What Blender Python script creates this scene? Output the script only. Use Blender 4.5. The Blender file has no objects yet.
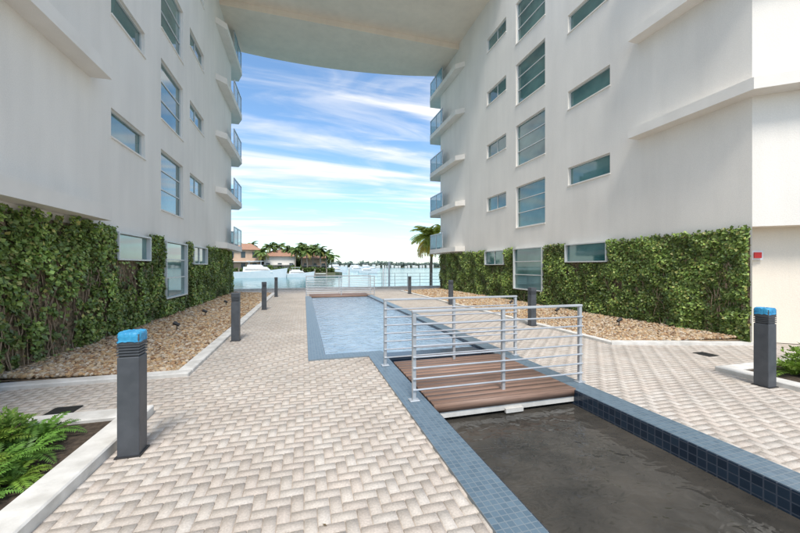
import bpy, math, random
import numpy as np
from mathutils import Vector, noise
random.seed(3); rng=np.random.default_rng(5)
S=bpy.context.scene
S.view_settings.view_transform='Standard'; S.view_settings.look='None'; S.view_settings.exposure=0
COL=S.collection

# ------------------------------------------------------------------ helpers
def empty(name):
    e=bpy.data.objects.new(name,None); COL.objects.link(e); return e
def link(name,me,mat=None,parent=None):
    o=bpy.data.objects.new(name,me); COL.objects.link(o)
    if mat: me.materials.append(mat)
    if parent: o.parent=parent
    return o
def pymesh(name,V,F,mat=None,parent=None,smooth=False):
    me=bpy.data.meshes.new(name); me.from_pydata([tuple(v) for v in V],[],F); me.update()
    if smooth:
        for p in me.polygons: p.use_smooth=True
    return link(name,me,mat,parent)
def fast(name,V,F,cols=None,mat=None,parent=None,smooth=False):
    V=np.asarray(V,dtype=np.float32).reshape(-1,3); F=np.asarray(F,dtype=np.int32); m,k=F.shape
    me=bpy.data.meshes.new(name)
    me.vertices.add(len(V)); me.vertices.foreach_set('co',V.ravel())
    me.loops.add(m*k); me.loops.foreach_set('vertex_index',F.ravel())
    me.polygons.add(m); me.polygons.foreach_set('loop_start',np.arange(m,dtype=np.int32)*k)
    me.update(calc_edges=True); me.validate()
    if cols is not None:
        a=me.color_attributes.new('Col','FLOAT_COLOR','POINT')
        c=np.ones((len(V),4),dtype=np.float32); c[:,:3]=cols
        a.data.foreach_set('color',c.ravel())
    if smooth: me.polygons.foreach_set('use_smooth',np.ones(m,dtype=bool))
    return link(name,me,mat,parent)
BF=[(0,3,2,1),(4,5,6,7),(0,1,5,4),(1,2,6,5),(2,3,7,6),(3,0,4,7)]
def bv(x0,x1,y0,y1,z0,z1):
    return [(x0,y0,z0),(x1,y0,z0),(x1,y1,z0),(x0,y1,z0),(x0,y0,z1),(x1,y0,z1),(x1,y1,z1),(x0,y1,z1)]
def box(name,x0,x1,y0,y1,z0,z1,mat,parent=None,bevel=0):
    if x0>x1:x0,x1=x1,x0
    if y0>y1:y0,y1=y1,y0
    o=pymesh(name,bv(x0,x1,y0,y1,z0,z1),BF,mat,parent)
    if bevel:
        b=o.modifiers.new('b','BEVEL'); b.width=bevel; b.segments=2
    return o
def boxes(name,L,mat,parent=None,bevel=0):
    V=[];F=[]
    for b in L:
        b=list(b)
        if b[0]>b[1]: b[0],b[1]=b[1],b[0]
        n=len(V); V+=bv(*b); F+=[tuple(n+i for i in f) for f in BF]
    o=pymesh(name,V,F,mat,parent)
    if bevel:
        m=o.modifiers.new('b','BEVEL'); m.width=bevel; m.segments=1
    return o
def prism(name,pts,z0,z1,mat,parent=None):
    n=len(pts); V=[(x,y,z0) for x,y in pts]+[(x,y,z1) for x,y in pts]
    F=[tuple(range(n-1,-1,-1)),tuple(range(n,2*n))]+[(i,(i+1)%n,n+(i+1)%n,n+i) for i in range(n)]
    return pymesh(name,V,F,mat,parent)
def tube(V,F,p,q,r,seg=8,r2=None):
    p=Vector(p);q=Vector(q); d=(q-p).normalized(); a=d.orthogonal().normalized(); b=d.cross(a); n=len(V); r2=r if r2 is None else r2
    for c,rr in((p,r),(q,r2)):
        for i in range(seg):
            t=2*math.pi*i/seg; V.append(tuple(c+a*rr*math.cos(t)+b*rr*math.sin(t)))
    for i in range(seg): F.append((n+i,n+(i+1)%seg,n+seg+(i+1)%seg,n+seg+i))
    F.append(tuple(n+i for i in range(seg-1,-1,-1))); F.append(tuple(n+seg+i for i in range(seg)))

# ------------------------------------------------------------------ materials
def newmat(name):
    m=bpy.data.materials.new(name); m.use_nodes=True; nt=m.node_tree
    return m,nt,nt.nodes['Principled BSDF']
def N(nt,t,**k):
    n=nt.nodes.new(t)
    for a,b in k.items(): setattr(n,a,b)
    return n
def mat(name,c1,c2=None,scale=5,rough=.7,bump=0,bscale=None,metal=0,spec=.5,detail=3,stretch=(1,1,1),bdist=.01):
    m,nt,p=newmat(name); p.inputs['Roughness'].default_value=rough; p.inputs['Metallic'].default_value=metal
    p.inputs['Specular IOR Level'].default_value=spec
    g=N(nt,'ShaderNodeNewGeometry'); mp=N(nt,'ShaderNodeMapping'); mp.inputs['Scale'].default_value=stretch
    nt.links.new(g.outputs['Position'],mp.inputs['Vector'])
    if c2:
        n=N(nt,'ShaderNodeTexNoise'); n.inputs['Scale'].default_value=scale; n.inputs['Detail'].default_value=detail
        r=N(nt,'ShaderNodeValToRGB'); r.color_ramp.elements[0].position=.35; r.color_ramp.elements[1].position=.65
        r.color_ramp.elements[0].color=(*c1,1); r.color_ramp.elements[1].color=(*c2,1)
        nt.links.new(mp.outputs[0],n.inputs['Vector']); nt.links.new(n.outputs['Fac'],r.inputs[0]); nt.links.new(r.outputs[0],p.inputs['Base Color'])
    else: p.inputs['Base Color'].default_value=(*c1,1)
    if bump:
        n=N(nt,'ShaderNodeTexNoise'); n.inputs['Scale'].default_value=bscale or scale; n.inputs['Detail'].default_value=3
        b=N(nt,'ShaderNodeBump'); b.inputs['Strength'].default_value=bump; b.inputs['Distance'].default_value=bdist
        nt.links.new(mp.outputs[0],n.inputs['Vector']); nt.links.new(n.outputs['Fac'],b.inputs['Height']); nt.links.new(b.outputs[0],p.inputs['Normal'])
    return m
def attrmat(name,rough=.6,trans=0,bump=0,bscale=60,spec=.4,lo=.85,hi=1.12,stain=0):
    m,nt,p=newmat(name); a=N(nt,'ShaderNodeAttribute'); a.attribute_name='Col'
    p.inputs['Roughness'].default_value=rough; p.inputs['Specular IOR Level'].default_value=spec
    if bscale==0:
        out=a.outputs['Color']
    else:
        g=N(nt,'ShaderNodeNewGeometry')
        n=N(nt,'ShaderNodeTexNoise'); n.inputs['Scale'].default_value=bscale; n.inputs['Detail'].default_value=3
        nt.links.new(g.outputs['Position'],n.inputs['Vector'])
        mr=N(nt,'ShaderNodeMapRange'); mr.inputs[1].default_value=.3; mr.inputs[2].default_value=.7; mr.inputs[3].default_value=lo; mr.inputs[4].default_value=hi
        nt.links.new(n.outputs['Fac'],mr.inputs[0])
        mx=N(nt,'ShaderNodeVectorMath',operation='SCALE'); nt.links.new(a.outputs['Color'],mx.inputs[0]); nt.links.new(mr.outputs[0],mx.inputs['Scale'])
        out=mx.outputs[0]
        if stain:
            n3=N(nt,'ShaderNodeTexNoise'); n3.inputs['Scale'].default_value=1.1; n3.inputs['Detail'].default_value=6; nt.links.new(g.outputs['Position'],n3.inputs['Vector'])
            r3=N(nt,'ShaderNodeMapRange'); r3.inputs[1].default_value=.35; r3.inputs[2].default_value=.6; r3.inputs[3].default_value=1-stain; r3.inputs[4].default_value=1.02; nt.links.new(n3.outputs['Fac'],r3.inputs[0])
            m3=N(nt,'ShaderNodeVectorMath',operation='SCALE'); nt.links.new(out,m3.inputs[0]); nt.links.new(r3.outputs[0],m3.inputs['Scale']); out=m3.outputs[0]
    nt.links.new(out,p.inputs['Base Color'])
    if bump:
        b=N(nt,'ShaderNodeBump'); b.inputs['Strength'].default_value=bump; b.inputs['Distance'].default_value=.005
        nt.links.new(n.outputs['Fac'],b.inputs['Height']); nt.links.new(b.outputs[0],p.inputs['Normal'])
    if trans:
        t=N(nt,'ShaderNodeBsdfTranslucent'); nt.links.new(out,t.inputs['Color'])
        ms=N(nt,'ShaderNodeMixShader'); ms.inputs[0].default_value=trans
        nt.links.new(p.outputs[0],ms.inputs[1]); nt.links.new(t.outputs[0],ms.inputs[2]); nt.links.new(ms.outputs[0],nt.nodes['Material Output'].inputs['Surface'])
    return m
def stucco(name,base):
    m,nt,p=newmat(name); p.inputs['Roughness'].default_value=.9; p.inputs['Specular IOR Level'].default_value=.2
    g=N(nt,'ShaderNodeNewGeometry')
    def noi(sc,st,det=3):
        mp=N(nt,'ShaderNodeMapping'); mp.inputs['Scale'].default_value=st; nt.links.new(g.outputs['Position'],mp.inputs[0])
        n=N(nt,'ShaderNodeTexNoise'); n.inputs['Scale'].default_value=sc; n.inputs['Detail'].default_value=det; nt.links.new(mp.outputs[0],n.inputs[0]); return n
    a=noi(.8,(1,1,.6),5); b=noi(3,(1,1,.12)); c=noi(55,(1,1,1),3)
    def mr(n,lo,hi,o0,o1):
        r=N(nt,'ShaderNodeMapRange'); r.inputs[1].default_value=lo;r.inputs[2].default_value=hi;r.inputs[3].default_value=o0;r.inputs[4].default_value=o1
        nt.links.new(n.outputs['Fac'],r.inputs[0]); return r
    x=mr(a,.3,.7,.945,1.03); y=mr(b,.4,.75,1.01,.955); z=mr(c,.3,.7,.96,1.03)
    m1=N(nt,'ShaderNodeMath',operation='MULTIPLY'); m2=N(nt,'ShaderNodeMath',operation='MULTIPLY')
    nt.links.new(x.outputs[0],m1.inputs[0]); nt.links.new(y.outputs[0],m1.inputs[1]); nt.links.new(m1.outputs[0],m2.inputs[0]); nt.links.new(z.outputs[0],m2.inputs[1])
    v=N(nt,'ShaderNodeVectorMath',operation='SCALE'); v.inputs[0].default_value=base; nt.links.new(m2.outputs[0],v.inputs['Scale']); nt.links.new(v.outputs[0],p.inputs['Base Color'])
    bu=N(nt,'ShaderNodeBump'); bu.inputs['Strength'].default_value=.4; bu.inputs['Distance'].default_value=.007
    nt.links.new(c.outputs['Fac'],bu.inputs['Height']); nt.links.new(bu.outputs[0],p.inputs['Normal'])
    return m
def tilemat(name,c1,c2,mortar,size,rough=.35,wall=False):
    m,nt,p=newmat(name); p.inputs['Roughness'].default_value=rough
    g=N(nt,'ShaderNodeNewGeometry'); sp=N(nt,'ShaderNodeSeparateXYZ'); nt.links.new(g.outputs['Position'],sp.inputs[0])
    cb=N(nt,'ShaderNodeCombineXYZ')
    if wall: nt.links.new(sp.outputs['Y'],cb.inputs[0]); nt.links.new(sp.outputs['Z'],cb.inputs[1])
    else: nt.links.new(sp.outputs['X'],cb.inputs[0]); nt.links.new(sp.outputs['Y'],cb.inputs[1])
    b=N(nt,'ShaderNodeTexBrick'); b.offset=0; b.inputs['Color1'].default_value=(*c1,1); b.inputs['Color2'].default_value=(*c2,1); b.inputs['Mortar'].default_value=(*mortar,1)
    b.inputs['Scale'].default_value=1; b.inputs['Mortar Size'].default_value=size*.07; b.inputs['Brick Width'].default_value=size; b.inputs['Row Height'].default_value=size; b.inputs['Bias'].default_value=0
    nt.links.new(cb.outputs[0],b.inputs['Vector']); nt.links.new(b.outputs['Color'],p.inputs['Base Color'])
    bu=N(nt,'ShaderNodeBump'); bu.invert=True; bu.inputs['Strength'].default_value=.4; bu.inputs['Distance'].default_value=.003; nt.links.new(b.outputs['Fac'],bu.inputs['Height']); nt.links.new(bu.outputs[0],p.inputs['Normal'])
    return m
def watermat(name,c,scale,strength,dist,stretch=(1,1,1),rough=.04,c2=None,ior=1.33,det=2,distort=.3):
    m,nt,p=newmat(name); p.inputs['Roughness'].default_value=rough; p.inputs['IOR'].default_value=ior
    g=N(nt,'ShaderNodeNewGeometry'); mp=N(nt,'ShaderNodeMapping'); mp.inputs['Scale'].default_value=stretch; nt.links.new(g.outputs['Position'],mp.inputs[0])
    n=N(nt,'ShaderNodeTexNoise'); n.inputs['Scale'].default_value=scale; n.inputs['Detail'].default_value=det; n.inputs['Distortion'].default_value=distort
    nt.links.new(mp.outputs[0],n.inputs[0])
    b=N(nt,'ShaderNodeBump'); b.inputs['Strength'].default_value=strength; b.inputs['Distance'].default_value=dist
    nt.links.new(n.outputs['Fac'],b.inputs['Height']); nt.links.new(b.outputs[0],p.inputs['Normal'])
    n2=N(nt,'ShaderNodeTexNoise'); n2.inputs['Scale'].default_value=2.3; n2.inputs['Detail'].default_value=5
    nt.links.new(g.outputs['Position'],n2.inputs[0]); r=N(nt,'ShaderNodeValToRGB'); r.color_ramp.elements[0].position=.35; r.color_ramp.elements[1].position=.7
    r.color_ramp.elements[0].color=(*c,1); r.color_ramp.elements[1].color=(*(c2 or [x*1.5 for x in c]),1); nt.links.new(n2.outputs['Fac'],r.inputs[0]); nt.links.new(r.outputs[0],p.inputs['Base Color'])
    return m

M_wall=stucco('stucco',(.86,.815,.75)); M_wall2=stucco('stucco_soffit',(.86,.775,.66))
M_slab=mat('slab_paint',(.80,.76,.70),(.85,.81,.75),2,.85,.2,60)
M_frame=mat('window_frame_paint',(.62,.64,.63),(.68,.7,.69),3,.4)
M_curb=mat('curb_concrete',(.54,.52,.48),(.72,.70,.66),5,.85,.3,50,detail=6)
M_sand=mat('joint_sand',(.35,.31,.265),(.42,.38,.33),8,.95)
M_ground=mat('ground_mat',(.25,.24,.2),(.3,.28,.24),.3,.95)
M_soil=mat('soil_mat',(.04,.028,.018),(.09,.065,.045),20,.95,.8,40,detail=6)
M_coping=tilemat('coping_tile',(.085,.135,.18),(.125,.185,.235),(.18,.22,.25),.05)
M_copin2=tilemat('pool_wall_tile',(.015,.028,.05),(.028,.05,.08),(.075,.09,.12),.075,.2,True)
M_metal=mat('rail_metal',(.46,.48,.50),(.56,.58,.60),4,.36,metal=.45)
M_bol=mat('bollard_paint',(.06,.066,.075),(.08,.087,.098),8,.45)
M_blue=mat('blue_cover',(.015,.20,.42),(.05,.34,.58),10,.4,.4,25)
M_black=mat('black_metal',(.02,.02,.022),(.03,.03,.03),5,.5)
M_pave=attrmat('paver_mat',.85,0,.35,70,.25,stain=.10)
M_leaf=attrmat('leaf_mat',.5,.25,bscale=0)
M_ivy=attrmat('ivy_leaf_mat',.45,0,bscale=0,spec=.5)
M_stone=attrmat('stone_mat',.8,0,0,90,.3)
M_gravbase=mat('gravel_base',(.22,.15,.09),(.42,.32,.21),30,.95,.8,40)
M_ivyback=mat('ivy_stems',(.09,.08,.04),(.30,.23,.15),16,.95,1,25,bdist=.05)
M_stem=mat('stem_bark',(.24,.175,.115),(.36,.27,.19),20,.9)
M_canal=watermat('canal_water',(.034,.032,.028),5.5,.5,.035,(1,1.4,1),.03,(.07,.063,.053),1.4,distort=.5)
M_poolw=watermat('pool_water',(.22,.32,.42),7,.8,.06,(1,1,1),.05,(.34,.44,.54),1.4,3)
M_bay=watermat('bay_water',(.04,.18,.21),1.2,.5,.15,(1,.5,1),.1,det=3)
M_bark=mat('palm_bark',(.22,.18,.14),(.32,.27,.22),12,.9,.5,20)
M_white=mat('white_gelcoat',(.75,.76,.77),(.8,.8,.8),2,.3)
M_red=mat('red_plastic',(.5,.02,.02),None,rough=.4)
def glassmat(name,c,c2):
    m=mat(name,c,c2,.7,.04,spec=.9,stretch=(1,1,1.5)); m.node_tree.nodes['Principled BSDF'].inputs['Coat Weight'].default_value=.6
    return m
M_glass=glassmat('window_glass',(.02,.10,.11),(.11,.24,.23))
M_bglass,nt,p=newmat('balcony_glass'); p.inputs['Base Color'].default_value=(.25,.5,.6,1); p.inputs['Roughness'].default_value=.05; p.inputs['Alpha'].default_value=.6

M_wood,nt,p=newmat('ipe_wood'); p.inputs['Roughness'].default_value=.55
a=N(nt,'ShaderNodeAttribute'); a.attribute_name='Col'; g=N(nt,'ShaderNodeNewGeometry'); mp=N(nt,'ShaderNodeMapping'); mp.inputs['Scale'].default_value=(2,40,40)
n=N(nt,'ShaderNodeTexNoise'); n.inputs['Scale'].default_value=2; nt.links.new(g.outputs['Position'],mp.inputs[0]); nt.links.new(mp.outputs[0],n.inputs[0])
mr=N(nt,'ShaderNodeMapRange'); mr.inputs[1].default_value=.3;mr.inputs[2].default_value=.7;mr.inputs[3].default_value=.75;mr.inputs[4].default_value=1.2; nt.links.new(n.outputs['Fac'],mr.inputs[0])
v=N(nt,'ShaderNodeVectorMath',operation='SCALE'); nt.links.new(a.outputs['Color'],v.inputs[0]); nt.links.new(mr.outputs[0],v.inputs['Scale']); nt.links.new(v.outputs[0],p.inputs['Base Color'])

# ------------------------------------------------------------------ leaf quads
def kites(P,D,W,Nn,L,Wd):
    P=np.asarray(P);L=L[:,None];Wd=Wd[:,None]
    tip=P+D*L; mid=P+D*L*.45
    V=np.stack([P,mid+W*Wd*.5+Nn*L*.08,tip,mid-W*Wd*.5+Nn*L*.08],1)
    return V.reshape(-1,3)
def unit(a): return a/np.maximum(np.linalg.norm(a,axis=1,keepdims=True),1e-6)
def kobj(name,V,C,parent=None,m=None):
    n=len(V)//4; F=np.arange(n*4).reshape(n,4)
    return fast(name,V,F,np.repeat(C,4,axis=0),m or M_leaf,parent)

# ------------------------------------------------------------------ ground
def gridplane(name,rect,holes,z,mat,parent=None):
    xs=sorted({rect[0],rect[1],*[h[0] for h in holes],*[h[1] for h in holes]}); ys=sorted({rect[2],rect[3],*[h[2] for h in holes],*[h[3] for h in holes]})
    V=[(x,y,z) for y in ys for x in xs]; nx=len(xs); F=[]
    for j in range(len(ys)-1):
        for i in range(nx-1):
            cx=(xs[i]+xs[i+1])/2; cy=(ys[j]+ys[j+1])/2
            if any(h[0]<cx<h[1] and h[2]<cy<h[3] for h in holes): continue
            F.append((j*nx+i,j*nx+i+1,(j+1)*nx+i+1,(j+1)*nx+i))
    return pymesh(name,V,F,mat,parent)
XO,XI,RI,RO=1.10,1.40,3.35,3.65
PL,PLI=.07,.36
YP0,YP1=5.95,18.9
SEA=24.6
holes=[(XI-.02,RI+.02,-6,YP0+.3),(PLI-.02,RI+.02,YP0+.3,YP1-.28)]
gridplane('ground',(-400,400,-300,SEA),holes,-.03,M_ground)
gridplane('paving_bed',(-8,14,-6,SEA),holes,-.012,M_sand)
bs=.083
def inrect(x,y,r): return r[0]<x<r[1] and r[2]<y<r[3]
nop=[(XO+.06,RO-.06,-8,YP0+.3),(PL+.06,RO-.06,YP0+.06,YP1-.06),(-9,-1.72,-3,4.2),(-9,-1.78,5.75,21.6),(6.2,14,-3,3.6)]
Vs=[];Cs=[]
pal=np.array([(.51,.453,.395),(.535,.48,.42),(.49,.432,.375),(.54,.49,.435),(.52,.455,.395)])
for ix in range(int(-4.6/bs),int(11/bs)):
    for iy in range(int(.2/bs),int(SEA/bs)):
        k=(ix-iy)%4
        if k==0: x0,x1,y0,y1=ix,ix+2,iy,iy+1
        elif k==3: x0,x1,y0,y1=ix,ix+1,iy,iy+2
        else: continue
        x0*=bs;x1*=bs;y0*=bs;y1*=bs; cx=(x0+x1)/2; cy=(y0+y1)/2
        if any(inrect(cx,cy,r) for r in nop): continue
        if cx>6.12 and cy>5.5-(cx-6.04)*.304+.06 : continue
        g=.0018;t=.003; z=random.uniform(-.001,.001)
        Vs.append([(x0+g,y0+g,-.012),(x1-g,y0+g,-.012),(x1-g,y1-g,-.012),(x0+g,y1-g,-.012),
                   (x0+g+t,y0+g+t,z),(x1-g-t,y0+g+t,z),(x1-g-t,y1-g-t,z),(x0+g+t,y1-g-t,z)])
        f=1+.08*noise.noise(Vector((cx*.6,cy*.6,3)))+random.gauss(0,.018)
        Cs.append(pal[random.randrange(5)]*f)
Vs=np.array(Vs); nb=len(Vs); base=np.arange(nb)[:,None,None]*8
F=(base+np.array(BF[1:])[None]).reshape(-1,4)
fast('paving',Vs.reshape(-1,3),F,np.repeat(np.array(Cs),8,axis=0),M_pave)

# ------------------------------------------------------------------ pool and canal
pool=empty('reflecting_pool')
zc=.02
boxes('coping',[(XO,XI,-6,YP0,-.6,zc),(RI,RO,-6,YP1,-.6,zc),(PL,XI,YP0,YP0+.3,-.6,zc+.0),(PL,PLI,YP0+.3,YP1,-.6,zc),(PLI,RI,YP1-.28,YP1,-.6,zc)],M_coping,pool)
boxes('tiled_wall',[(XI,XI+.012,-6,YP0+.3,-.6,zc-.006),(RI-.012,RI,-6,YP1-.3,-.6,zc-.006),(PLI,PLI+.012,YP0+.3,YP1-.3,-.6,zc-.006),(XI+.02,RI-.02,YP0,YP0+.28,-.6,-.02)],M_copin2,pool)
pymesh('canal_water_surface',[(XI,-6,-.17),(RI,-6,-.17),(RI,YP0+.1,-.17),(XI,YP0+.1,-.17)],[(0,1,2,3)],M_canal,pool)
pymesh('pool_water_surface',[(PLI,YP0+.2,-.045),(RI,YP0+.2,-.045),(RI,YP1-.1,-.045),(PLI,YP1-.1,-.045)],[(0,1,2,3)],M_poolw,pool)

# ------------------------------------------------------------------ footbridges
def footbridge(x0,x1,ya,yb,rails):
    e=empty('footbridge')
    cs=[];n=14; w=(yb-ya)/n
    V=[];F=[]
    for i in range(n):
        y=ya+i*w; k=len(V); V+=bv(x0+.17,x1-.28,y+.004,y+w-.004,.005,.035); F+=[tuple(k+j for j in f) for f in BF]
        c=np.array((.27,.165,.12))*random.uniform(.8,1.25); cs+= [c]*8
    fast('deck_boards',V,F,np.array(cs),M_wood,e)
    V=bv(x0+.17,x1-.28,ya-.03,ya,-.06,.037)
    fast('edge_board',V,BF,np.array([(.24,.15,.11)]*8),M_wood,e)
    boxes('deck_beams',[(x0+.16,x1-.27,ya-.02,ya+.10,-.13,-.062),(x0+.16,x1-.27,yb-.10,yb-.02,-.16,0),((x0+x1)/2-.12,(x0+x1)/2+.12,ya-.055,ya-.021,-.155,-.105)],M_curb,e)
    for yy in rails:
        V=[];F=[];L=[]
        for xx in (x0,(x0+x1)/2,x1):
            L.append((xx-.022,xx+.022,yy-.022,yy+.022,.02,1.05)); L.append((xx-.06,xx+.06,yy-.05,yy+.05,.018,.032))
        boxes('rail_posts',L,M_metal,e,.004)
        boxes('top_rail',[(x0-.03,x1+.03,yy-.028,yy+.028,1.052,1.082)],M_metal,e,.006)
        for j in range(7):
            z=.15+j*.128; tube(V,F,(x0-.02,yy-.03,z),(x1+.02,yy-.03,z),.0115)
        pymesh('rail_bars',V,F,M_metal,e)
footbridge(1.25,3.64,3.62,5.42,(3.82,5.30))
footbridge(.12,3.8,18.5,20.1,(18.75,19.95))

# ------------------------------------------------------------------ kerbs, beds, planters
kb=empty('planting_bed_kerb')
boxes('kerb_stone',[(-4.2,-1.62,5.60,5.80,-.05,.055),(-1.82,-1.62,5.80,21.4,-.05,.055)],M_curb,kb,.012)
kb=empty('planting_bed_kerb')
prism('kerb_stone',[(6.04,5.50),(8.95,4.62),(9.0,4.81),(6.21,5.66)],-.05,.055,M_curb,kb)
prism('kerb_stone_side',[(6.04,5.504),(6.208,5.664),(6.208,21.4),(6.04,21.4)],-.05,.053,M_curb,kb)
kb=empty('planter_kerb'); boxes('kerb_stone',[(-1.82,-1.58,-2,4.32,-.05,.09),(-4.5,-1.82,4.08,4.32,-.05,.088)],M_curb,kb,.012)
kb=empty('planter_kerb'); boxes('kerb_stone',[(6.08,6.30,-2,3.72,-.05,.07),(6.30,12,3.52,3.72,-.05,.068)],M_curb,kb,.012)
box('planter_soil',-4.5,-1.82,-2,4.08,-.03,.05,M_soil); box('planter_soil',6.3,12,-2,3.52,-.03,.04,M_soil)

ph=(1+5**.5)/2
ico=np.array([(-1,ph,0),(1,ph,0),(-1,-ph,0),(1,-ph,0),(0,-1,ph),(0,1,ph),(0,-1,-ph),(0,1,-ph),(ph,0,-1),(ph,0,1),(-ph,0,-1),(-ph,0,1)])/1.9
icf=np.array([(0,11,5),(0,5,1),(0,1,7),(0,7,10),(0,10,11),(1,5,9),(5,11,4),(11,10,2),(10,7,6),(7,1,8),(3,9,4),(3,4,2),(3,2,6),(3,6,8),(3,8,9),(4,9,5),(2,4,11),(6,2,10),(8,6,7),(9,8,1)])
spal=np.array([(.50,.36,.21),(.54,.40,.25),(.36,.22,.12),(.56,.45,.32),(.28,.17,.10),(.52,.34,.18),(.42,.33,.24),(.60,.51,.40)])
def gravel(name,N_,pos,wallx):
    X,Y=pos(N_); h=.02+.10*np.clip(1-np.abs(X-wallx)/2.0,0,1)
    s=rng.uniform(.019,.040,N_)*(1+.4*(rng.random(N_)>.9)); s*=np.clip(Y/9,1,1.6)
    A=rng.normal(size=(N_,3,3)); Q,_=np.linalg.qr(A)
    sc=np.stack([s*rng.uniform(.9,1.5,N_),s*rng.uniform(.8,1.1,N_),s*rng.uniform(.6,.9,N_)],1)
    jit=ico[None]*(1+rng.uniform(-.18,.18,(N_,12,1)))
    V=np.einsum('nij,nkj->nki',Q,jit*sc[:,None,:]); V[:,:,2]*=.75
    V+=np.stack([X,Y,h+rng.uniform(0,.02,N_)],1)[:,None,:]
    C=spal[rng.integers(0,8,N_)]*rng.uniform(.7,1.1,(N_,1))
    F=(np.arange(N_)[:,None,None]*12+icf[None]).reshape(-1,3)
    return fast(name,V.reshape(-1,3),F,np.repeat(C,12,axis=0),M_stone)
g=gravel('gravel_bed',17000,lambda n:(rng.uniform(-4.0,-1.84,n),5.82+15.5*rng.random(n)**1.6),-4)
pymesh('bed_base',[(-4.1,5.78,.08),(-1.8,5.78,.01),(-1.8,21.4,.01),(-4.1,21.4,.08)],[(0,1,2,3)],M_gravbase,g)
def rp(n):
    X=rng.uniform(6.2,8.85,n); Y=5.7+15.6*rng.random(n)**1.4; y0=5.70-(X-6.2)*.304; Y=Y-(5.70-y0)*(1-(Y-5.7)/15.6); return X,Y
g=gravel('gravel_bed',18000,rp,8.85)
pymesh('bed_base',[(6.15,5.6,.01),(8.9,4.8,.08),(8.9,21.4,.08),(6.15,21.4,.01)],[(0,1,2,3)],M_gravbase,g)

# ------------------------------------------------------------------ buildings
TOP=16.2
tops=[2.36,5.03,7.68,10.33,12.98]
def facade(par,X,s,y0,y1,wins,z0=0):
    ys=sorted({y0,y1,*[w[0] for w in wins],*[w[1] for w in wins]}); zs=sorted({z0,TOP,*[w[2] for w in wins],*[w[3] for w in wins]})
    V=[(X,y,z) for z in zs for y in ys]; ny=len(ys); F=[]
    for j in range(len(zs)-1):
        for i in range(ny-1):
            cy=(ys[i]+ys[i+1])/2; cz=(zs[j]+zs[j+1])/2
            if any(w[0]<cy<w[1] and w[2]<cz<w[3] for w in wins): continue
            F.append((j*ny+i,j*ny+i+1,(j+1)*ny+i+1,(j+1)*ny+i))
    dp=.15
    for (a,b,c,d,k) in wins:
        n=len(V); xb=X-s*dp
        V+=[(X,a,c),(X,b,c),(X,b,d),(X,a,d),(xb,a,c),(xb,b,c),(xb,b,d),(xb,a,d)]
        F+=[(n,n+1,n+5,n+4),(n+1,n+2,n+6,n+5),(n+2,n+3,n+7,n+6),(n+3,n,n+4,n+7)]
    pymesh('facade_wall',V,F,M_wall,par)
    fr=[];gl=[];sills=[]
    for (a,b,c,d,k) in wins:
        xg=X-s*.11; xf0=X-s*.138; xf1=X-s*.07; t=.035
        gl.append((xg-s*.03,xg,a+.02,b-.02,c+.02,d-.02))
        if c<2: xf1=X+s*.15; xf0=X-s*.02; gl[-1]=(X+s*.02,X+s*.05,a+.02,b-.02,c+.02,d-.02)
        fr+=[(xf0,xf1,a,b,c,c+t),(xf0,xf1,a,b,d-t,d),(xf0,xf1,a,a+t,c+t,d-t),(xf0,xf1,b-t,b,c+t,d-t)]
        xm=X-s*.085 if c>2 else X+s*.08
        if k=='tall':
            for q in (.36,.68): zz=c+(d-c)*q; fr.append((xf0,xm,a+t,b-t,zz-.016,zz+.016))
        elif k=='small':
            yy=(a+b)/2; fr.append((xf0,xm,yy-.016,yy+.016,c+t,d-t))
        if c>2: sills.append((X-s*.02,X+s*.03,a-.02,b+.02,c-.04,c-.002))
    boxes('window_frames',fr,M_frame,par); boxes('window_glazing',gl,M_glass,par); boxes('window_sills',sills,M_slab,par)
def winset(c1,c2,c3):
    W=[]
    for i,t in enumerate(tops):
        W.append((*c1,t-.62,t,'wide')); W.append((*c2,t-(1.76 if i else 1.72),t,'tall')); W.append((*c3,t-.68,t,'small'))
    return W
LX,RX=-4.0,8.85; BE=21.3
WL=winset((8.74,10.36),(11.4,13.27),(14.0,15.8)); WR=winset((8.12,9.81),(10.98,12.83),(13.58,15.26))
def endpart(par,X,s):
    o=-s
    for z in (2.5,5.12,7.77,10.42,13.07):
        out=X+s*.42
        pts=[(X+s*.02,17.7),(out,18.1),(out,22.2),(X+s*.1,23.0),(X+o*6,23.0),(X+o*6,21.25),(X-s*.02,21.25),(X-s*.02,17.7)]
        prism('balcony_slab',pts,z-.02,z+.26,M_slab,par)
        if z<13.2:
            zr=z+.26
            prism('balcony_glass_panel',[(out-s*.04,20.1),(out-s*.055,20.1),(out-s*.055,22.15),(out-s*.04,22.15)],zr+.08,zr+.95,M_bglass,par)
            prism('balcony_glass_panel_end',[(X+s*.08,22.93),(X+o*5.9,22.93),(X+o*5.9,22.945),(X+s*.08,22.945)],zr+.08,zr+.95,M_bglass,par)
            L=[(out-s*.075,out-s*.02,20.05,22.2,zr+.95,zr+1.0)]
            for y in (20.05,21.1,22.15): L.append((out-s*.07,out-s*.025,y,y+.05,zr,zr+.95))
            for k in range(5): xx=X+o*k*1.4; L.append((xx,xx+.05,22.91,22.96,zr,zr+.95))
            L.append((X+s*.1,X+o*5.9,22.91,22.96,zr+.95,zr+1.0))
            boxes('balcony_rail',L,M_metal,par)
    x0,x1=sorted((X+0*s,X+o*16)); 
    pymesh('end_wall',[(x0,BE,0),(x1,BE,0),(x1,BE,TOP),(x0,BE,TOP)],[(0,1,2,3)],M_wall,par)
    gl=[]
    for t in tops: gl.append((X+o*1.2,X+o*4.6,BE,BE+.04,t-2.1,t+.1))
    boxes('balcony_doors',gl,M_glass,par)

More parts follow.
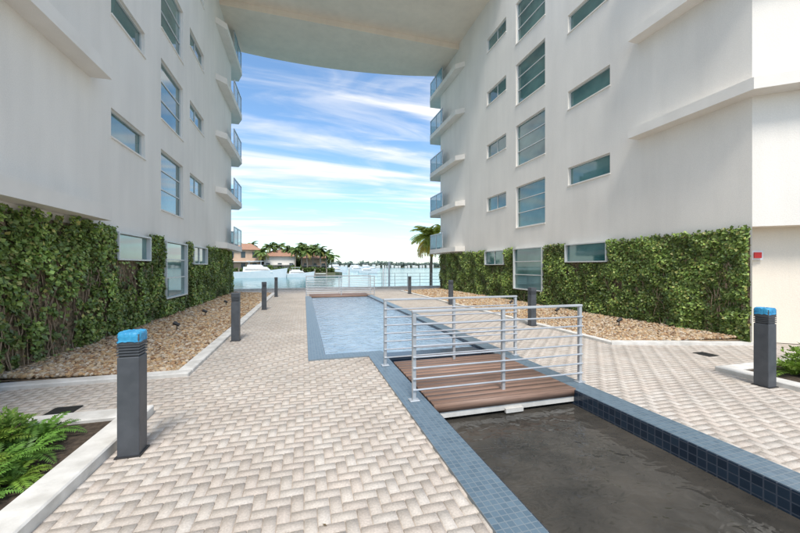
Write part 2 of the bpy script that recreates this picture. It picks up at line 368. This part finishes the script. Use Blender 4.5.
lb=empty('apartment_building')
facade(lb,LX,1,-1.5,BE,WL); endpart(lb,LX,1)
pymesh('roof_and_back',[(LX,-1.5,TOP),(LX-16,-1.5,TOP),(LX-16,BE,TOP),(LX,BE,TOP),(LX,-1.5,0),(LX-16,-1.5,0),(LX-16,BE,0)],[(0,1,2,3),(0,4,5,1),(1,5,6,2)],M_wall,lb)
for z in (2.5,5.28,7.95,10.6): prism('ledge_slab',[(LX-.02,8.0),(LX+.36,8.0),(LX+.36,-1.5),(LX-.02,-1.5)],z,z+.25,M_slab,lb)

rb=empty('apartment_building')
CY=4.75
facade(rb,RX,-1,CY,BE,WR); endpart(rb,RX,-1)
dx,dy=.78,-.625; nx,ny=-.625,-.78
c1=(RX+dx*8,CY+dy*8)
pymesh('angled_wall',[(RX,CY,2.42),(c1[0],c1[1],2.42),(c1[0],c1[1],TOP),(RX,CY,TOP)],[(0,1,2,3)],M_wall,rb)
r=.4
pymesh('ground_floor_wall',[(RX,CY,0),(RX+.25,CY+.35,0),(c1[0]-nx*r,c1[1]-ny*r,0),(RX,CY,2.42),(RX+.25,CY+.35,2.42),(c1[0]-nx*r,c1[1]-ny*r,2.42),(c1[0],c1[1],2.42)],[(0,1,4,3),(1,2,5,4),(3,4,5,6)],M_wall2,rb)
pymesh('roof_and_back',[(RX,CY,TOP),(c1[0],c1[1],TOP),(RX+16,BE,TOP),(RX,BE,TOP),(RX+16,BE,0),(c1[0],c1[1],0)],[(0,1,2,3),(1,5,4,2)],M_wall,rb)
for z in (5.08,7.72,10.37):
    prism('ledge_slab',[(RX+.02,7.23),(RX-.36,7.23),(RX-.36,CY-.22),(RX-.36+dx*8,CY-.22+dy*8),(c1[0],c1[1]+.05),(RX+.02,CY+.02)],z,z+.24,M_slab,rb)
al=empty('fire_alarm_box'); 
ax,ay=9.22,4.93
prism('alarm_body',[(ax,ay),(ax+.09,ay-.07),(ax+.06,ay-.11),(ax-.03,ay-.04)],1.78,1.9,M_red,al)
prism('alarm_plate',[(ax-.03,ay+.03),(ax+.13,ay-.09),(ax+.12,ay-.10),(ax-.04,ay+.02)],1.74,1.94,M_white,al)

lk=empty('overhead_link_slab')
arc=[]
for i in range(25):
    t=i/24; x=LX+.0+(RX-LX)*t; arc.append((x, 22.2-.75*t+.75*4*t*(1-t)*.9))
prism('far_soffit',[(LX,18.5),*[(a,b) for a,b in arc],(RX,18.5)][::-1],14.48,15.6,M_wall2,lk)
prism('near_soffit',[(LX,13.5),(RX,13.5),(RX,18.5),(LX,18.5)],14.80,15.6,M_wall2,lk)

# ------------------------------------------------------------------ ivy
def ivy(name,X,s,y0,y1,zt,wins,n,seed,gap):
    Y=y0+(y1-y0)*rng.random(n)**1.15; Z=zt*rng.random(n); P=[];C=[]
    holesw=[w for w in wins if w[2]<2.0]
    for y,z in zip(Y,Z):
        top=zt+.10*noise.noise(Vector((y*1.7,seed,0)))+.06*noise.noise(Vector((y*7,seed,4)))
        if z>top-.02: z=top-random.random()**2*.25
        if any(w[0]-.02<y<w[1]+.02 and w[2]-.03<z<w[3]+.2 for w in holesw): continue
        cl=noise.noise(Vector((y*1.6,z*1.6,seed)))+.5*noise.noise(Vector((y*4.5,z*4.5,seed+3)))
        g=noise.noise(Vector((y*1.1,z*.9,seed+9)))+.6*noise.noise(Vector((y*5,z*4,seed+5)))
        lim=gap(y,z)
        if g>lim and random.random()<.92: continue
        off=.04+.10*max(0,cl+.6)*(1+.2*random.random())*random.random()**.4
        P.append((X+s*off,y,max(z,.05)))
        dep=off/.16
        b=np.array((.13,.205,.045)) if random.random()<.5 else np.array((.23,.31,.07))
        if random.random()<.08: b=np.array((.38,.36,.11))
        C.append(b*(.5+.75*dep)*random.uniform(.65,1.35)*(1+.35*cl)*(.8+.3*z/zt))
    P=np.array(P); m=len(P); C=np.array(C)
    D=unit(np.stack([s*rng.uniform(0,.8,m),rng.normal(0,.6,m),-.5+rng.normal(0,.6,m)],1))
    O=unit(np.stack([s*np.ones(m),rng.normal(0,.5,m),.4+rng.normal(0,.5,m)],1))
    W=unit(np.cross(D,O)); Nn=unit(np.cross(W,D)); L=rng.uniform(.045,.085,m); 
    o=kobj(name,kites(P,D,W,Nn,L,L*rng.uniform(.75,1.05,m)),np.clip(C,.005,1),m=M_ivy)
    hs=[(w[0],w[1],w[2],w[3]+.3) for w in holesw]
    ys=sorted({y0,y1,*[h[0] for h in hs],*[h[1] for h in hs]}); zs=sorted({0,zt-.12,*[h[2] for h in hs]})
    V=[];F=[]
    for i in range(len(ys)-1):
        for j in range(len(zs)-1):
            cy=(ys[i]+ys[i+1])/2; cz=(zs[j]+zs[j+1])/2
            if any(h[0]<cy<h[1] and h[2]<cz for h in hs): continue
            k=len(V); x=X+s*.022; V+=[(x,ys[i],zs[j]),(x,ys[i+1],zs[j]),(x,ys[i+1],zs[j+1]),(x,ys[i],zs[j+1])]; F.append((k,k+1,k+2,k+3))
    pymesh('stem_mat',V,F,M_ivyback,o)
    V=[];F=[]
    for i in range(190):
        y=y0+.1+(y1-y0-.2)*random.random()**2.0; z=0
        p=(X+s*.04,y,0)
        while z<1.9:
            z+=.16; y=min(max(y+random.gauss(0,.045),y0+.05),y1); q=(X+s*(.035+.05*random.random()),y,z)
            if any(w[0]-.05<y<w[1]+.05 and w[2]-.05<z for w in holesw): break
            tube(V,F,p,q,.008,5); p=q
    pymesh('stems',V,F,M_stem,o)
    return o
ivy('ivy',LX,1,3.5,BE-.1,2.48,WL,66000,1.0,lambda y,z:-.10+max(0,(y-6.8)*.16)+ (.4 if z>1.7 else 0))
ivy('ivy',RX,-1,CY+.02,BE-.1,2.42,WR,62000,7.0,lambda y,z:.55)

# ------------------------------------------------------------------ bollards
def bollard(x,y,cover):
    e=empty('bollard'); w=.08
    box('post',x-w,x+w,y-w,y+w,0,.84,M_bol,e,.008)
    boxes('louvre_core',[(x-w+.012,x+w-.012,y-w+.012,y+w-.012,.84,.94)],M_black,e)
    boxes('louvres',[(x-w,x+w,y-w,y+w,.852+i*.024,.866+i*.024) for i in range(4)],M_bol,e)
    box('cap',x-w,x+w,y-w,y+w,.94,1.03,M_bol,e,.006)
    box('base_plate',x-w-.015,x+w+.015,y-w-.015,y+w+.015,-.002,.012,M_black,e,.003)
    if cover:
        V=[];F=[];n=48; rows=[(.965,1.10),(.985,1.07),(1.01,1.09),(1.03,1.07),(1.045,1.0),(1.05,.6),(1.052,.2)]
        for j,(z,k) in enumerate(rows):
            for i in range(n):
                t=2*math.pi*i/n; c,s_=math.cos(t),math.sin(t); q=1/(abs(c)**6+abs(s_)**6)**(1/6)
                rr=w*k*q*(1+.045*noise.noise(Vector((c*5,s_*5,z*30+x))))
                V.append((x+rr*c,y+rr*s_,z+.010*noise.noise(Vector((c*4,s_*4,x+j)))))
        for j in range(len(rows)-1):
            for i in range(n): F.append((j*n+i,j*n+(i+1)%n,(j+1)*n+(i+1)%n,(j+1)*n+i))
        F.append(tuple((len(rows)-1)*n+i for i in range(n)))
        pymesh('plastic_cover',V,F,M_blue,e,False)
for i,y in enumerate((3.44,8.04,13.5,19.1)): bollard(-1.42,y,i==0)
for i,y in enumerate((3.06,7.9,13.2,19.0)): bollard(5.95,y,i==0)

for (x,y) in ((-2.57,4.62),(7.05,4.45)):
    d=empty('drain_grate'); boxes('grate_bars',[(x-.12,x+.12,y-.12+i*.034,y-.10+i*.034,.001,.006) for i in range(8)],M_black,d); box('grate_frame',x-.135,x+.135,y-.135,y+.135,-.01,.003,M_black,d)
def spot(x,y,z):
    e=empty('garden_spotlight'); V=[];F=[]
    tube(V,F,(x,y,z-.05),(x,y,z+.16),.012,8); s=1 if x>0 else -1
    tube(V,F,(x-s*.05,y,z+.15),(x+s*.07,y,z+.21),.035,12,.045); pymesh('lamp_body',V,F,M_black,e)
for y in (7.0,9.2,11.6,14.5): spot(-2.9,y,.06)
for y in (6.8,9.0,11.5): spot(7.7,y,.06)

# ------------------------------------------------------------------ planter plants
def fern(x,y,z,sz,par_name='fern',yel=0):
    P=[];D=[];W=[];L=[];C=[]
    nf=random.randint(14,20)
    for f in range(nf):
        az=2*math.pi*f/nf+random.uniform(-.25,.25); el=random.uniform(.5,1.35); ln=sz*random.uniform(.75,1.15)
        p=Vector((x,y,z)); n=22; st=ln/n; base=np.array((.13,.27,.045))*random.uniform(.7,1.4)+np.array((.06,.04,0))*yel
        for i in range(n):
            e2=el-1.5*(i/n)**1.3; d=Vector((math.cos(az)*math.cos(e2),math.sin(az)*math.cos(e2),math.sin(e2))); p=p+d*st
            side=Vector((-math.sin(az),math.cos(az),0)); ll=sz*.2*math.sin(math.pi*min(1,(i+1.5)/(n+1)))**.7+.006
            for sg in(-1,1):
                dd=(side*sg+d*.45+Vector((0,0,-.15+random.uniform(-.15,.15)))).normalized()
                P.append(tuple(p));D.append(tuple(dd));W.append(tuple(d));L.append(ll*random.uniform(.8,1.1));C.append(base*random.uniform(.8,1.2))
    P=np.array(P);D=np.array(D);W=np.array(W);L=np.array(L); Nn=unit(np.cross(W,D)); Nn*=np.sign(Nn[:,2:3]+1e-6)
    kobj(par_name,kites(P,D,W,Nn,L,np.maximum(L*.30,sz*.035)),np.array(C))
def shrub(name,x,y,z,r,h,n,c,ls=.06):
    m=n; u=unit(rng.normal(size=(m,3))); rad=rng.random(m)**.45
    lump=np.array([1+.35*noise.noise(Vector((a[0]*1.8+x,a[1]*1.8+y,a[2]*1.8))) for a in u])
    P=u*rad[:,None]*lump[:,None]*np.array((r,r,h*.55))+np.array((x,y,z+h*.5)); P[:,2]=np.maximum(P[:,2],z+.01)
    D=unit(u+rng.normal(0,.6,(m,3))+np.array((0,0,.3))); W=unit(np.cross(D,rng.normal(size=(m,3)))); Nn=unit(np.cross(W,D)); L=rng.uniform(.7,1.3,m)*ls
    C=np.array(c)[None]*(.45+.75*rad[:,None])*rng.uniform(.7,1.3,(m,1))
    o=kobj(name,kites(P,D,W,Nn,L,L*.5),C)
    V=[];F=[]
    for i in range(7):
        a=random.uniform(0,6.28); tube(V,F,(x,y,z-.01),(x+math.cos(a)*r*.6,y+math.sin(a)*r*.6,z+h*.7),.012*h*2,5,.004)
    pymesh('stems',V,F,M_stem,o)
for (x,y,s,ye) in [(-2.25,3.80,.34,0),(-2.5,3.45,.46,1),(-2.15,3.42,.32,0),(-2.02,3.1,.27,1),(-2.1,2.85,.30,0),(-2.05,2.6,.28,1),(-2.25,2.9,.4,1),(-2.85,3.7,.5,0),(-3.2,3.2,.55,0),(-2.75,2.95,.48,1),(-2.3,2.45,.42,0),(-3.4,3.8,.55,0),(-2.2,2.1,.36,1),(-2.6,2.4,.45,1),(-3.1,2.5,.5,0),(-3.7,3.3,.55,1),(-2.6,3.85,.36,1),(-3.05,3.95,.4,0),(-2.2,3.2,.36,0)]:
    fern(x,y,.05,s,'fern',ye)
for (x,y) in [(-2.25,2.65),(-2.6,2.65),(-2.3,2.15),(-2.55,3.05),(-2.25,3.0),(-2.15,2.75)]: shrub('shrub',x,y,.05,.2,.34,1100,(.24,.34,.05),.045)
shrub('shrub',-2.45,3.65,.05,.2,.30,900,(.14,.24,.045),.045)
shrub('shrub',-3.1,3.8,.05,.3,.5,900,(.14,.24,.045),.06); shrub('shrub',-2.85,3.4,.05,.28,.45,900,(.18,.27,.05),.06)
for (x,y,s) in [(6.75,3.15,.38),(6.7,2.6,.34),(7.2,3.2,.42),(7.2,2.7,.4),(7.7,3.2,.45)]: fern(x,y,.04,s,'fern',1)
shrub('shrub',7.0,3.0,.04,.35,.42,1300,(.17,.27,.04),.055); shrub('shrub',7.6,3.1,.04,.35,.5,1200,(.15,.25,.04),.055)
n=90; X=rng.uniform(-1.5,6,n);Y=rng.uniform(1.5,14,n); ok=np.array([not any(inrect(a,b,r) for r in nop) for a,b in zip(X,Y)]); X=X[ok];Y=Y[ok];n=len(X)
P=np.stack([X,Y,np.full(n,.004)],1); A=rng.uniform(0,6.28,n); D=np.stack([np.cos(A),np.sin(A),np.full(n,.15)],1); W=np.stack([-np.sin(A),np.cos(A),np.zeros(n)],1); Nn=np.tile((0,0,1.),(n,1)); L=rng.uniform(.015,.032,n)
kobj('fallen_leaves',kites(P,D,W,Nn,L,L*.5),np.array([(.25,.17,.08)])*rng.uniform(.6,1.3,(n,1)))

# ------------------------------------------------------------------ seawall and bay
sw=empty('seawall'); box('seawall_cap',-400,400,SEA,SEA+.45,-.1,.10,M_curb,sw); box('seawall_face',-400,400,SEA+.05,SEA+.35,-3,-.1,M_curb,sw)
pymesh('water',[(-2500,SEA+.2,-.75),(2500,SEA+.2,-.75),(2500,6000,-.75),(-2500,6000,-.75)],[(0,1,2,3)],M_bay)
fe=empty('waterfront_railing'); V=[];F=[]
for i in range(9): tube(V,F,(4.6+i*1.0,SEA+.2,.1),(4.6+i*1.0,SEA+.2,1.1),.02,6)
for z in (.35,.6,.85,1.1): tube(V,F,(4.6,SEA+.2,z),(12.6,SEA+.2,z),.012,6)
pymesh('railing_bars',V,F,M_metal,fe)
for (px,py,pz) in ((6.6,26.6,1.9),(4.2,33,1.4),(7.6,33,1.4),(9.5,40,1.6)):
    lp=empty('dock_piling'); V=[];F=[]; tube(V,F,(px,py,-2),(px,py,pz),.08,10); tube(V,F,(px,py,pz),(px,py,pz+.15),.09,10,.01); pymesh('piling',V,F,M_white,lp)

def palm(x,y,z,h,cr,nf=22,col=(.09,.15,.035),lw=.05,name='palm_tree'):
    e=empty(name); V=[];F=[]; lean=random.uniform(-.08,.08); p=Vector((x,y,z)); k=8
    for i in range(k):
        q=Vector((x+lean*h*((i+1)/k)**2,y,z+h*(i+1)/k)); tube(V,F,p,q,.17*(1-.4*i/k)*h/6+.03,8,.17*(1-.4*(i+1)/k)*h/6+.03); p=q
    pymesh('trunk',V,F,M_bark,e)
    P=[];D=[];W=[];L=[];C=[]
    for f in range(nf):
        az=random.uniform(0,6.28); el=random.uniform(-.3,1.3); ln=cr*random.uniform(.8,1.1); c=Vector(p); n=18; b=np.array(col)*random.uniform(.6,1.5)
        if el<0: b=b*np.array((1.6,1.1,.9))
        for i in range(n):
            e2=el-1.5*(i/n)**1.2; d=Vector((math.cos(az)*math.cos(e2),math.sin(az)*math.cos(e2),math.sin(e2))); c=c+d*ln/n
            side=Vector((-math.sin(az),math.cos(az),0)); ll=cr*.32*math.sin(math.pi*(i+2)/(n+3))**.6
            for sg in(-1,1):
                dd=(side*sg*.8+d*.6+Vector((0,0,-.45+random.uniform(-.1,.1)))).normalized()
                P.append(tuple(c));D.append(tuple(dd));W.append(tuple(d));L.append(ll);C.append(b*random.uniform(.8,1.2))
    P=np.array(P);D=np.array(D);W=np.array(W);L=np.array(L); Nn=unit(np.cross(W,D))
    kobj('crown',kites(P,D,W,Nn,L,np.full(len(L),cr*lw)),np.array(C),e)
palm(10.2,26.6,-.1,4.1,2.0,55,(.48,.52,.10),.06)

M_land=mat('shore_land',(.10,.12,.05),(.2,.18,.12),.5,.95)
prism('far_shore_land',[(-80,80),(7,80),(9,84),(6,120),(-80,120)],-2,.2,M_land)
M_hw=mat('house_stucco',(.50,.34,.24),(.58,.41,.30),1,.9); M_roof=mat('roof_tile',(.30,.15,.09),(.42,.24,.16),6,.8,.4,10); M_hg=mat('house_window',(.05,.07,.08),None,rough=.2)
M_hw2=mat('house_stucco_white',(.66,.63,.58),(.72,.69,.64),1,.9)
def house(x,y,w,d,h,mw,name='waterfront_house'):
    e=empty(name); box('walls',x-w/2,x+w/2,y,y+d,.2,h,mw,e)
    o=.6; V=[(x-w/2-o,y-o,h),(x+w/2+o,y-o,h),(x+w/2+o,y+d+o,h),(x-w/2-o,y+d+o,h),(x-w/4,y+d/2,h+1.7),(x+w/4,y+d/2,h+1.7)]
    pymesh('roof',V,[(3,2,1,0),(0,1,5,4),(1,2,5),(2,3,4,5),(3,0,4)],M_roof,e)
    L=[];n=int(w/1.9)
    for f in range(2 if h>4.5 else 1):
        for i in range(n):
            xx=x-w/2+.9+i*(w-1.8)/max(1,n-1); L.append((xx-.45,xx+.45,y-.04,y+.02,.8+f*2.8,2.4+f*2.6))
    boxes('windows',L,M_hg,e); boxes('balcony',[(x-w/2-.1,x+w/2+.1,y-1.0,y-.05,h*.5-.1,h*.5+.05)],M_hw2,e)
house(-14.5,84,9,8,5.4,M_hw); house(-5.5,85,7,8,4.0,M_hw2); house(-26,84,12,8,5.6,M_hw2); house(2.5,86,6,6,3.6,M_hw)
for (x,y,h) in [(-19,82,6),(-12.5,90,8),(-9.5,82.5,5.5),(-8,88,7.5),(-6.5,93,8),(-2,82,6.2),(-.6,83,7),(.8,82,6),(2.0,83.5,6.6),(3.8,82,6.3),(5.2,83,5.6),(-3.4,88,7),(6.5,84,4.6),(-16.5,93,8),(-22,82,7),(0.2,90,8),(3.0,92,7.6)]:
    palm(x,y,.1,h*.82,2.1,26,(.14,.21,.055),.10)
def foliage(name,x0,x1,y0,y1,z0,hf,n,ls,c):
    X=rng.uniform(x0,x1,n);Y=rng.uniform(y0,y1,n)
    H=np.array([hf*(.45+.9*abs(noise.noise(Vector((a*2.2/hf/2,0,x0))))+.3*noise.noise(Vector((a*1.5/hf*3,5,0)))) for a in X]); Z=z0+H*rng.random(n)**.7
    P=np.stack([X,Y,Z],1); D=unit(rng.normal(size=(n,3))); W=unit(np.cross(D,rng.normal(size=(n,3)))); Nn=unit(np.cross(W,D)); L=rng.uniform(.6,1.3,n)*ls
    kobj(name,kites(P,D,W,Nn,L,L*.8),np.array(c)[None]*(.5+.7*((Z-z0)/hf)[:,None])*rng.uniform(.6,1.4,(n,1)))
foliage('shore_hedge',-32,7,81.5,83,.2,1.8,7000,.35,(.13,.20,.05))
foliage('shore_trees',-40,6,92,100,.2,6.2,13000,.7,(.11,.17,.05))
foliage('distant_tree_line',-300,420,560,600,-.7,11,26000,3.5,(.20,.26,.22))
prism('distant_land',[(-600,555),(700,555),(700,700),(-600,700)],-2,.4,M_land)
L=[]
dh=empty('distant_waterfront_houses')
for i in range(34):
    x=-20+i*7+random.uniform(-3,3); w=random.uniform(2,6); h=random.uniform(2,5); L.append((x,x+w,548,553,-.5,h))
boxes('houses',L,M_hw2,dh)
def yacht(x,y,L,name='yacht',mast=0):
    e=empty(name); V=[];F=[];n=14
    for i in range(n+1):
        t=i/n; w=L*.14*(1-(t)**3)**.8*(.85+.15*min(1,t*4)); sh=1.1+.7*t*t
        k=L/12; z=-.75
        V+=[(x+L*(t-.5),y-w,z+sh*k*1.3),(x+L*(t-.5)*.93,y-w*.75,z-.2),(x+L*(t-.5)*.93,y+w*.75,z-.2),(x+L*(t-.5),y+w,z+sh*k*1.3)]
    for i in range(n):
        a=i*4;b=a+4
        for j in range(3): F.append((a+j,b+j,b+j+1,a+j+1))
        F.append((a+3,b+3,b,a))
    F.append((0,1,2,3)); pymesh('hull',V,F,M_white,e)
    k=L/12; z=-.75+1.5*k
    def cab(nm,a,b,z0,z1,w,m,r=.6):
        V=[(x+a,y-w,z0),(x+b,y-w,z0),(x+b,y+w,z0),(x+a,y+w,z0),(x+a+.1,y-w*.85,z1),(x+b-r*k,y-w*.85,z1),(x+b-r*k,y+w*.85,z1),(x+a+.1,y+w*.85,z1)]
        pymesh(nm,V,BF,m,e)
    cab('cabin',-.32*L,.22*L,z-.2*k,z+1.1*k,.10*L,M_white,1.4); cab('cabin_windows',-.28*L,.17*L,z+.35*k,z+.75*k,.1*L+.02,M_hg,.9)
    cab('flybridge',-.25*L,.05*L,z+1.1*k,z+1.6*k,.08*L,M_white,.5)
    V=[];F=[]
    for xx in (-.22*L,0): 
        for sg in (-1,1): tube(V,F,(x+xx,y+sg*.06*L,z+1.5*k),(x+xx,y+sg*.06*L,z+2.4*k),.04*k,6)
    if mast: tube(V,F,(x,y,z),(x,y,z+mast),.07,6)
    pymesh('supports',V,F,M_metal,e); box('hardtop',x-.26*L,x+.04*L,y-.08*L,y+.08*L,z+2.4*k,z+2.5*k,M_white,e)
yacht(-8.6,76,10.5); yacht(-1,77,6.5); yacht(12,130,8); yacht(26,170,9); yacht(20,220,14); yacht(60,330,15); yacht(40,200,8,'yacht',6); yacht(38,260,13); yacht(22,120,7); yacht(46,300,14,'yacht',9)
dk=empty('boat_dock'); boxes('dock_deck',[(-16,5,78.6,79.8,-.15,.05)],M_curb,dk)
boxes('dock_piles',[(-16+i*2.6,-15.75+i*2.6,78.4,78.65,-2,1.1) for i in range(9)],M_bark,dk)

# ------------------------------------------------------------------ sky, sun, camera
SUN_EL,SUN_AZ=math.radians(58),math.radians(190)
w=bpy.data.worlds.new('World'); S.world=w; w.use_nodes=True; nt=w.node_tree; bg=nt.nodes['Background']; bg.inputs['Strength'].default_value=.15
sky=N(nt,'ShaderNodeTexSky'); sky.sky_type='NISHITA'; sky.sun_disc=False; sky.sun_elevation=SUN_EL; sky.sun_rotation=SUN_AZ; sky.ozone_density=1.5; sky.dust_density=.6; sky.air_density=1.0
gain=N(nt,'ShaderNodeVectorMath',operation='MULTIPLY'); gain.inputs[1].default_value=(1.3,1.55,1.65); nt.links.new(sky.outputs[0],gain.inputs[0])
tc=N(nt,'ShaderNodeTexCoord'); sp=N(nt,'ShaderNodeSeparateXYZ'); nt.links.new(tc.outputs['Generated'],sp.inputs[0])
zz=N(nt,'ShaderNodeMath',operation='MAXIMUM'); nt.links.new(sp.outputs['Z'],zz.inputs[0]); zz.inputs[1].default_value=0
za=N(nt,'ShaderNodeMath',operation='ADD'); nt.links.new(zz.outputs[0],za.inputs[0]); za.inputs[1].default_value=.12
dv=N(nt,'ShaderNodeVectorMath',operation='DIVIDE'); cb=N(nt,'ShaderNodeCombineXYZ')
for i in range(3): nt.links.new(za.outputs[0],cb.inputs[i])
nt.links.new(tc.outputs['Generated'],dv.inputs[0]); nt.links.new(cb.outputs[0],dv.inputs[1])
def cloud(sc,rot,dist,lo,hi,loc,det):
    mp=N(nt,'ShaderNodeMapping'); mp.inputs['Scale'].default_value=sc; mp.inputs['Rotation'].default_value=(0,0,rot); mp.inputs['Location'].default_value=loc; nt.links.new(dv.outputs[0],mp.inputs[0])
    n=N(nt,'ShaderNodeTexNoise'); n.inputs['Scale'].default_value=1; n.inputs['Detail'].default_value=det; n.inputs['Roughness'].default_value=.55; n.inputs['Distortion'].default_value=dist; nt.links.new(mp.outputs[0],n.inputs[0])
    r=N(nt,'ShaderNodeMapRange'); r.interpolation_type='SMOOTHSTEP'; r.inputs[1].default_value=lo; r.inputs[2].default_value=hi; nt.links.new(n.outputs['Fac'],r.inputs[0]); return r
c1_=cloud((.55,2.2,1),.15,.5,.43,.67,(3.6,1.3,0),6); c2_=cloud((1.4,4,1),-.15,.9,.46,.76,(0,4,0),6)
ad=N(nt,'ShaderNodeMath',operation='ADD'); ad.use_clamp=True; nt.links.new(c1_.outputs[0],ad.inputs[0]); m=N(nt,'ShaderNodeMath',operation='MULTIPLY'); nt.links.new(c2_.outputs[0],m.inputs[0]); m.inputs[1].default_value=.5; nt.links.new(m.outputs[0],ad.inputs[1])
hz=N(nt,'ShaderNodeMapRange'); hz.inputs[1].default_value=0; hz.inputs[2].default_value=.2; hz.inputs[3].default_value=.25; hz.inputs[4].default_value=0; nt.links.new(zz.outputs[0],hz.inputs[0])
mxx=N(nt,'ShaderNodeMath',operation='MAXIMUM'); mm=N(nt,'ShaderNodeMath',operation='MULTIPLY'); nt.links.new(ad.outputs[0],mm.inputs[0]); mm.inputs[1].default_value=.9
nt.links.new(mm.outputs[0],mxx.inputs[0]); nt.links.new(hz.outputs[0],mxx.inputs[1])
mix=N(nt,'ShaderNodeMix',data_type='RGBA'); nt.links.new(mxx.outputs[0],mix.inputs[0]); nt.links.new(gain.outputs[0],mix.inputs[6]); mix.inputs[7].default_value=(7.8,7.7,7.6,1)
nt.links.new(mix.outputs[2],bg.inputs['Color'])
ld=bpy.data.lights.new('sun','SUN'); ld.energy=3.8; ld.angle=math.radians(16); ld.color=(1,.94,.86)
lo=bpy.data.objects.new('sun',ld); COL.objects.link(lo)
d=Vector((math.sin(SUN_AZ)*math.cos(SUN_EL),math.cos(SUN_AZ)*math.cos(SUN_EL),math.sin(SUN_EL))); lo.rotation_euler=d.to_track_quat('Z','Y').to_euler()
cam=bpy.data.cameras.new('camera'); co=bpy.data.objects.new('camera',cam); COL.objects.link(co)
cam.sensor_width=36; cam.lens=15.3; cam.clip_end=10000; cam.clip_start=.05
co.location=(0,0,1.6); co.rotation_euler=(math.radians(90),0,-math.atan(96/340)); S.camera=co
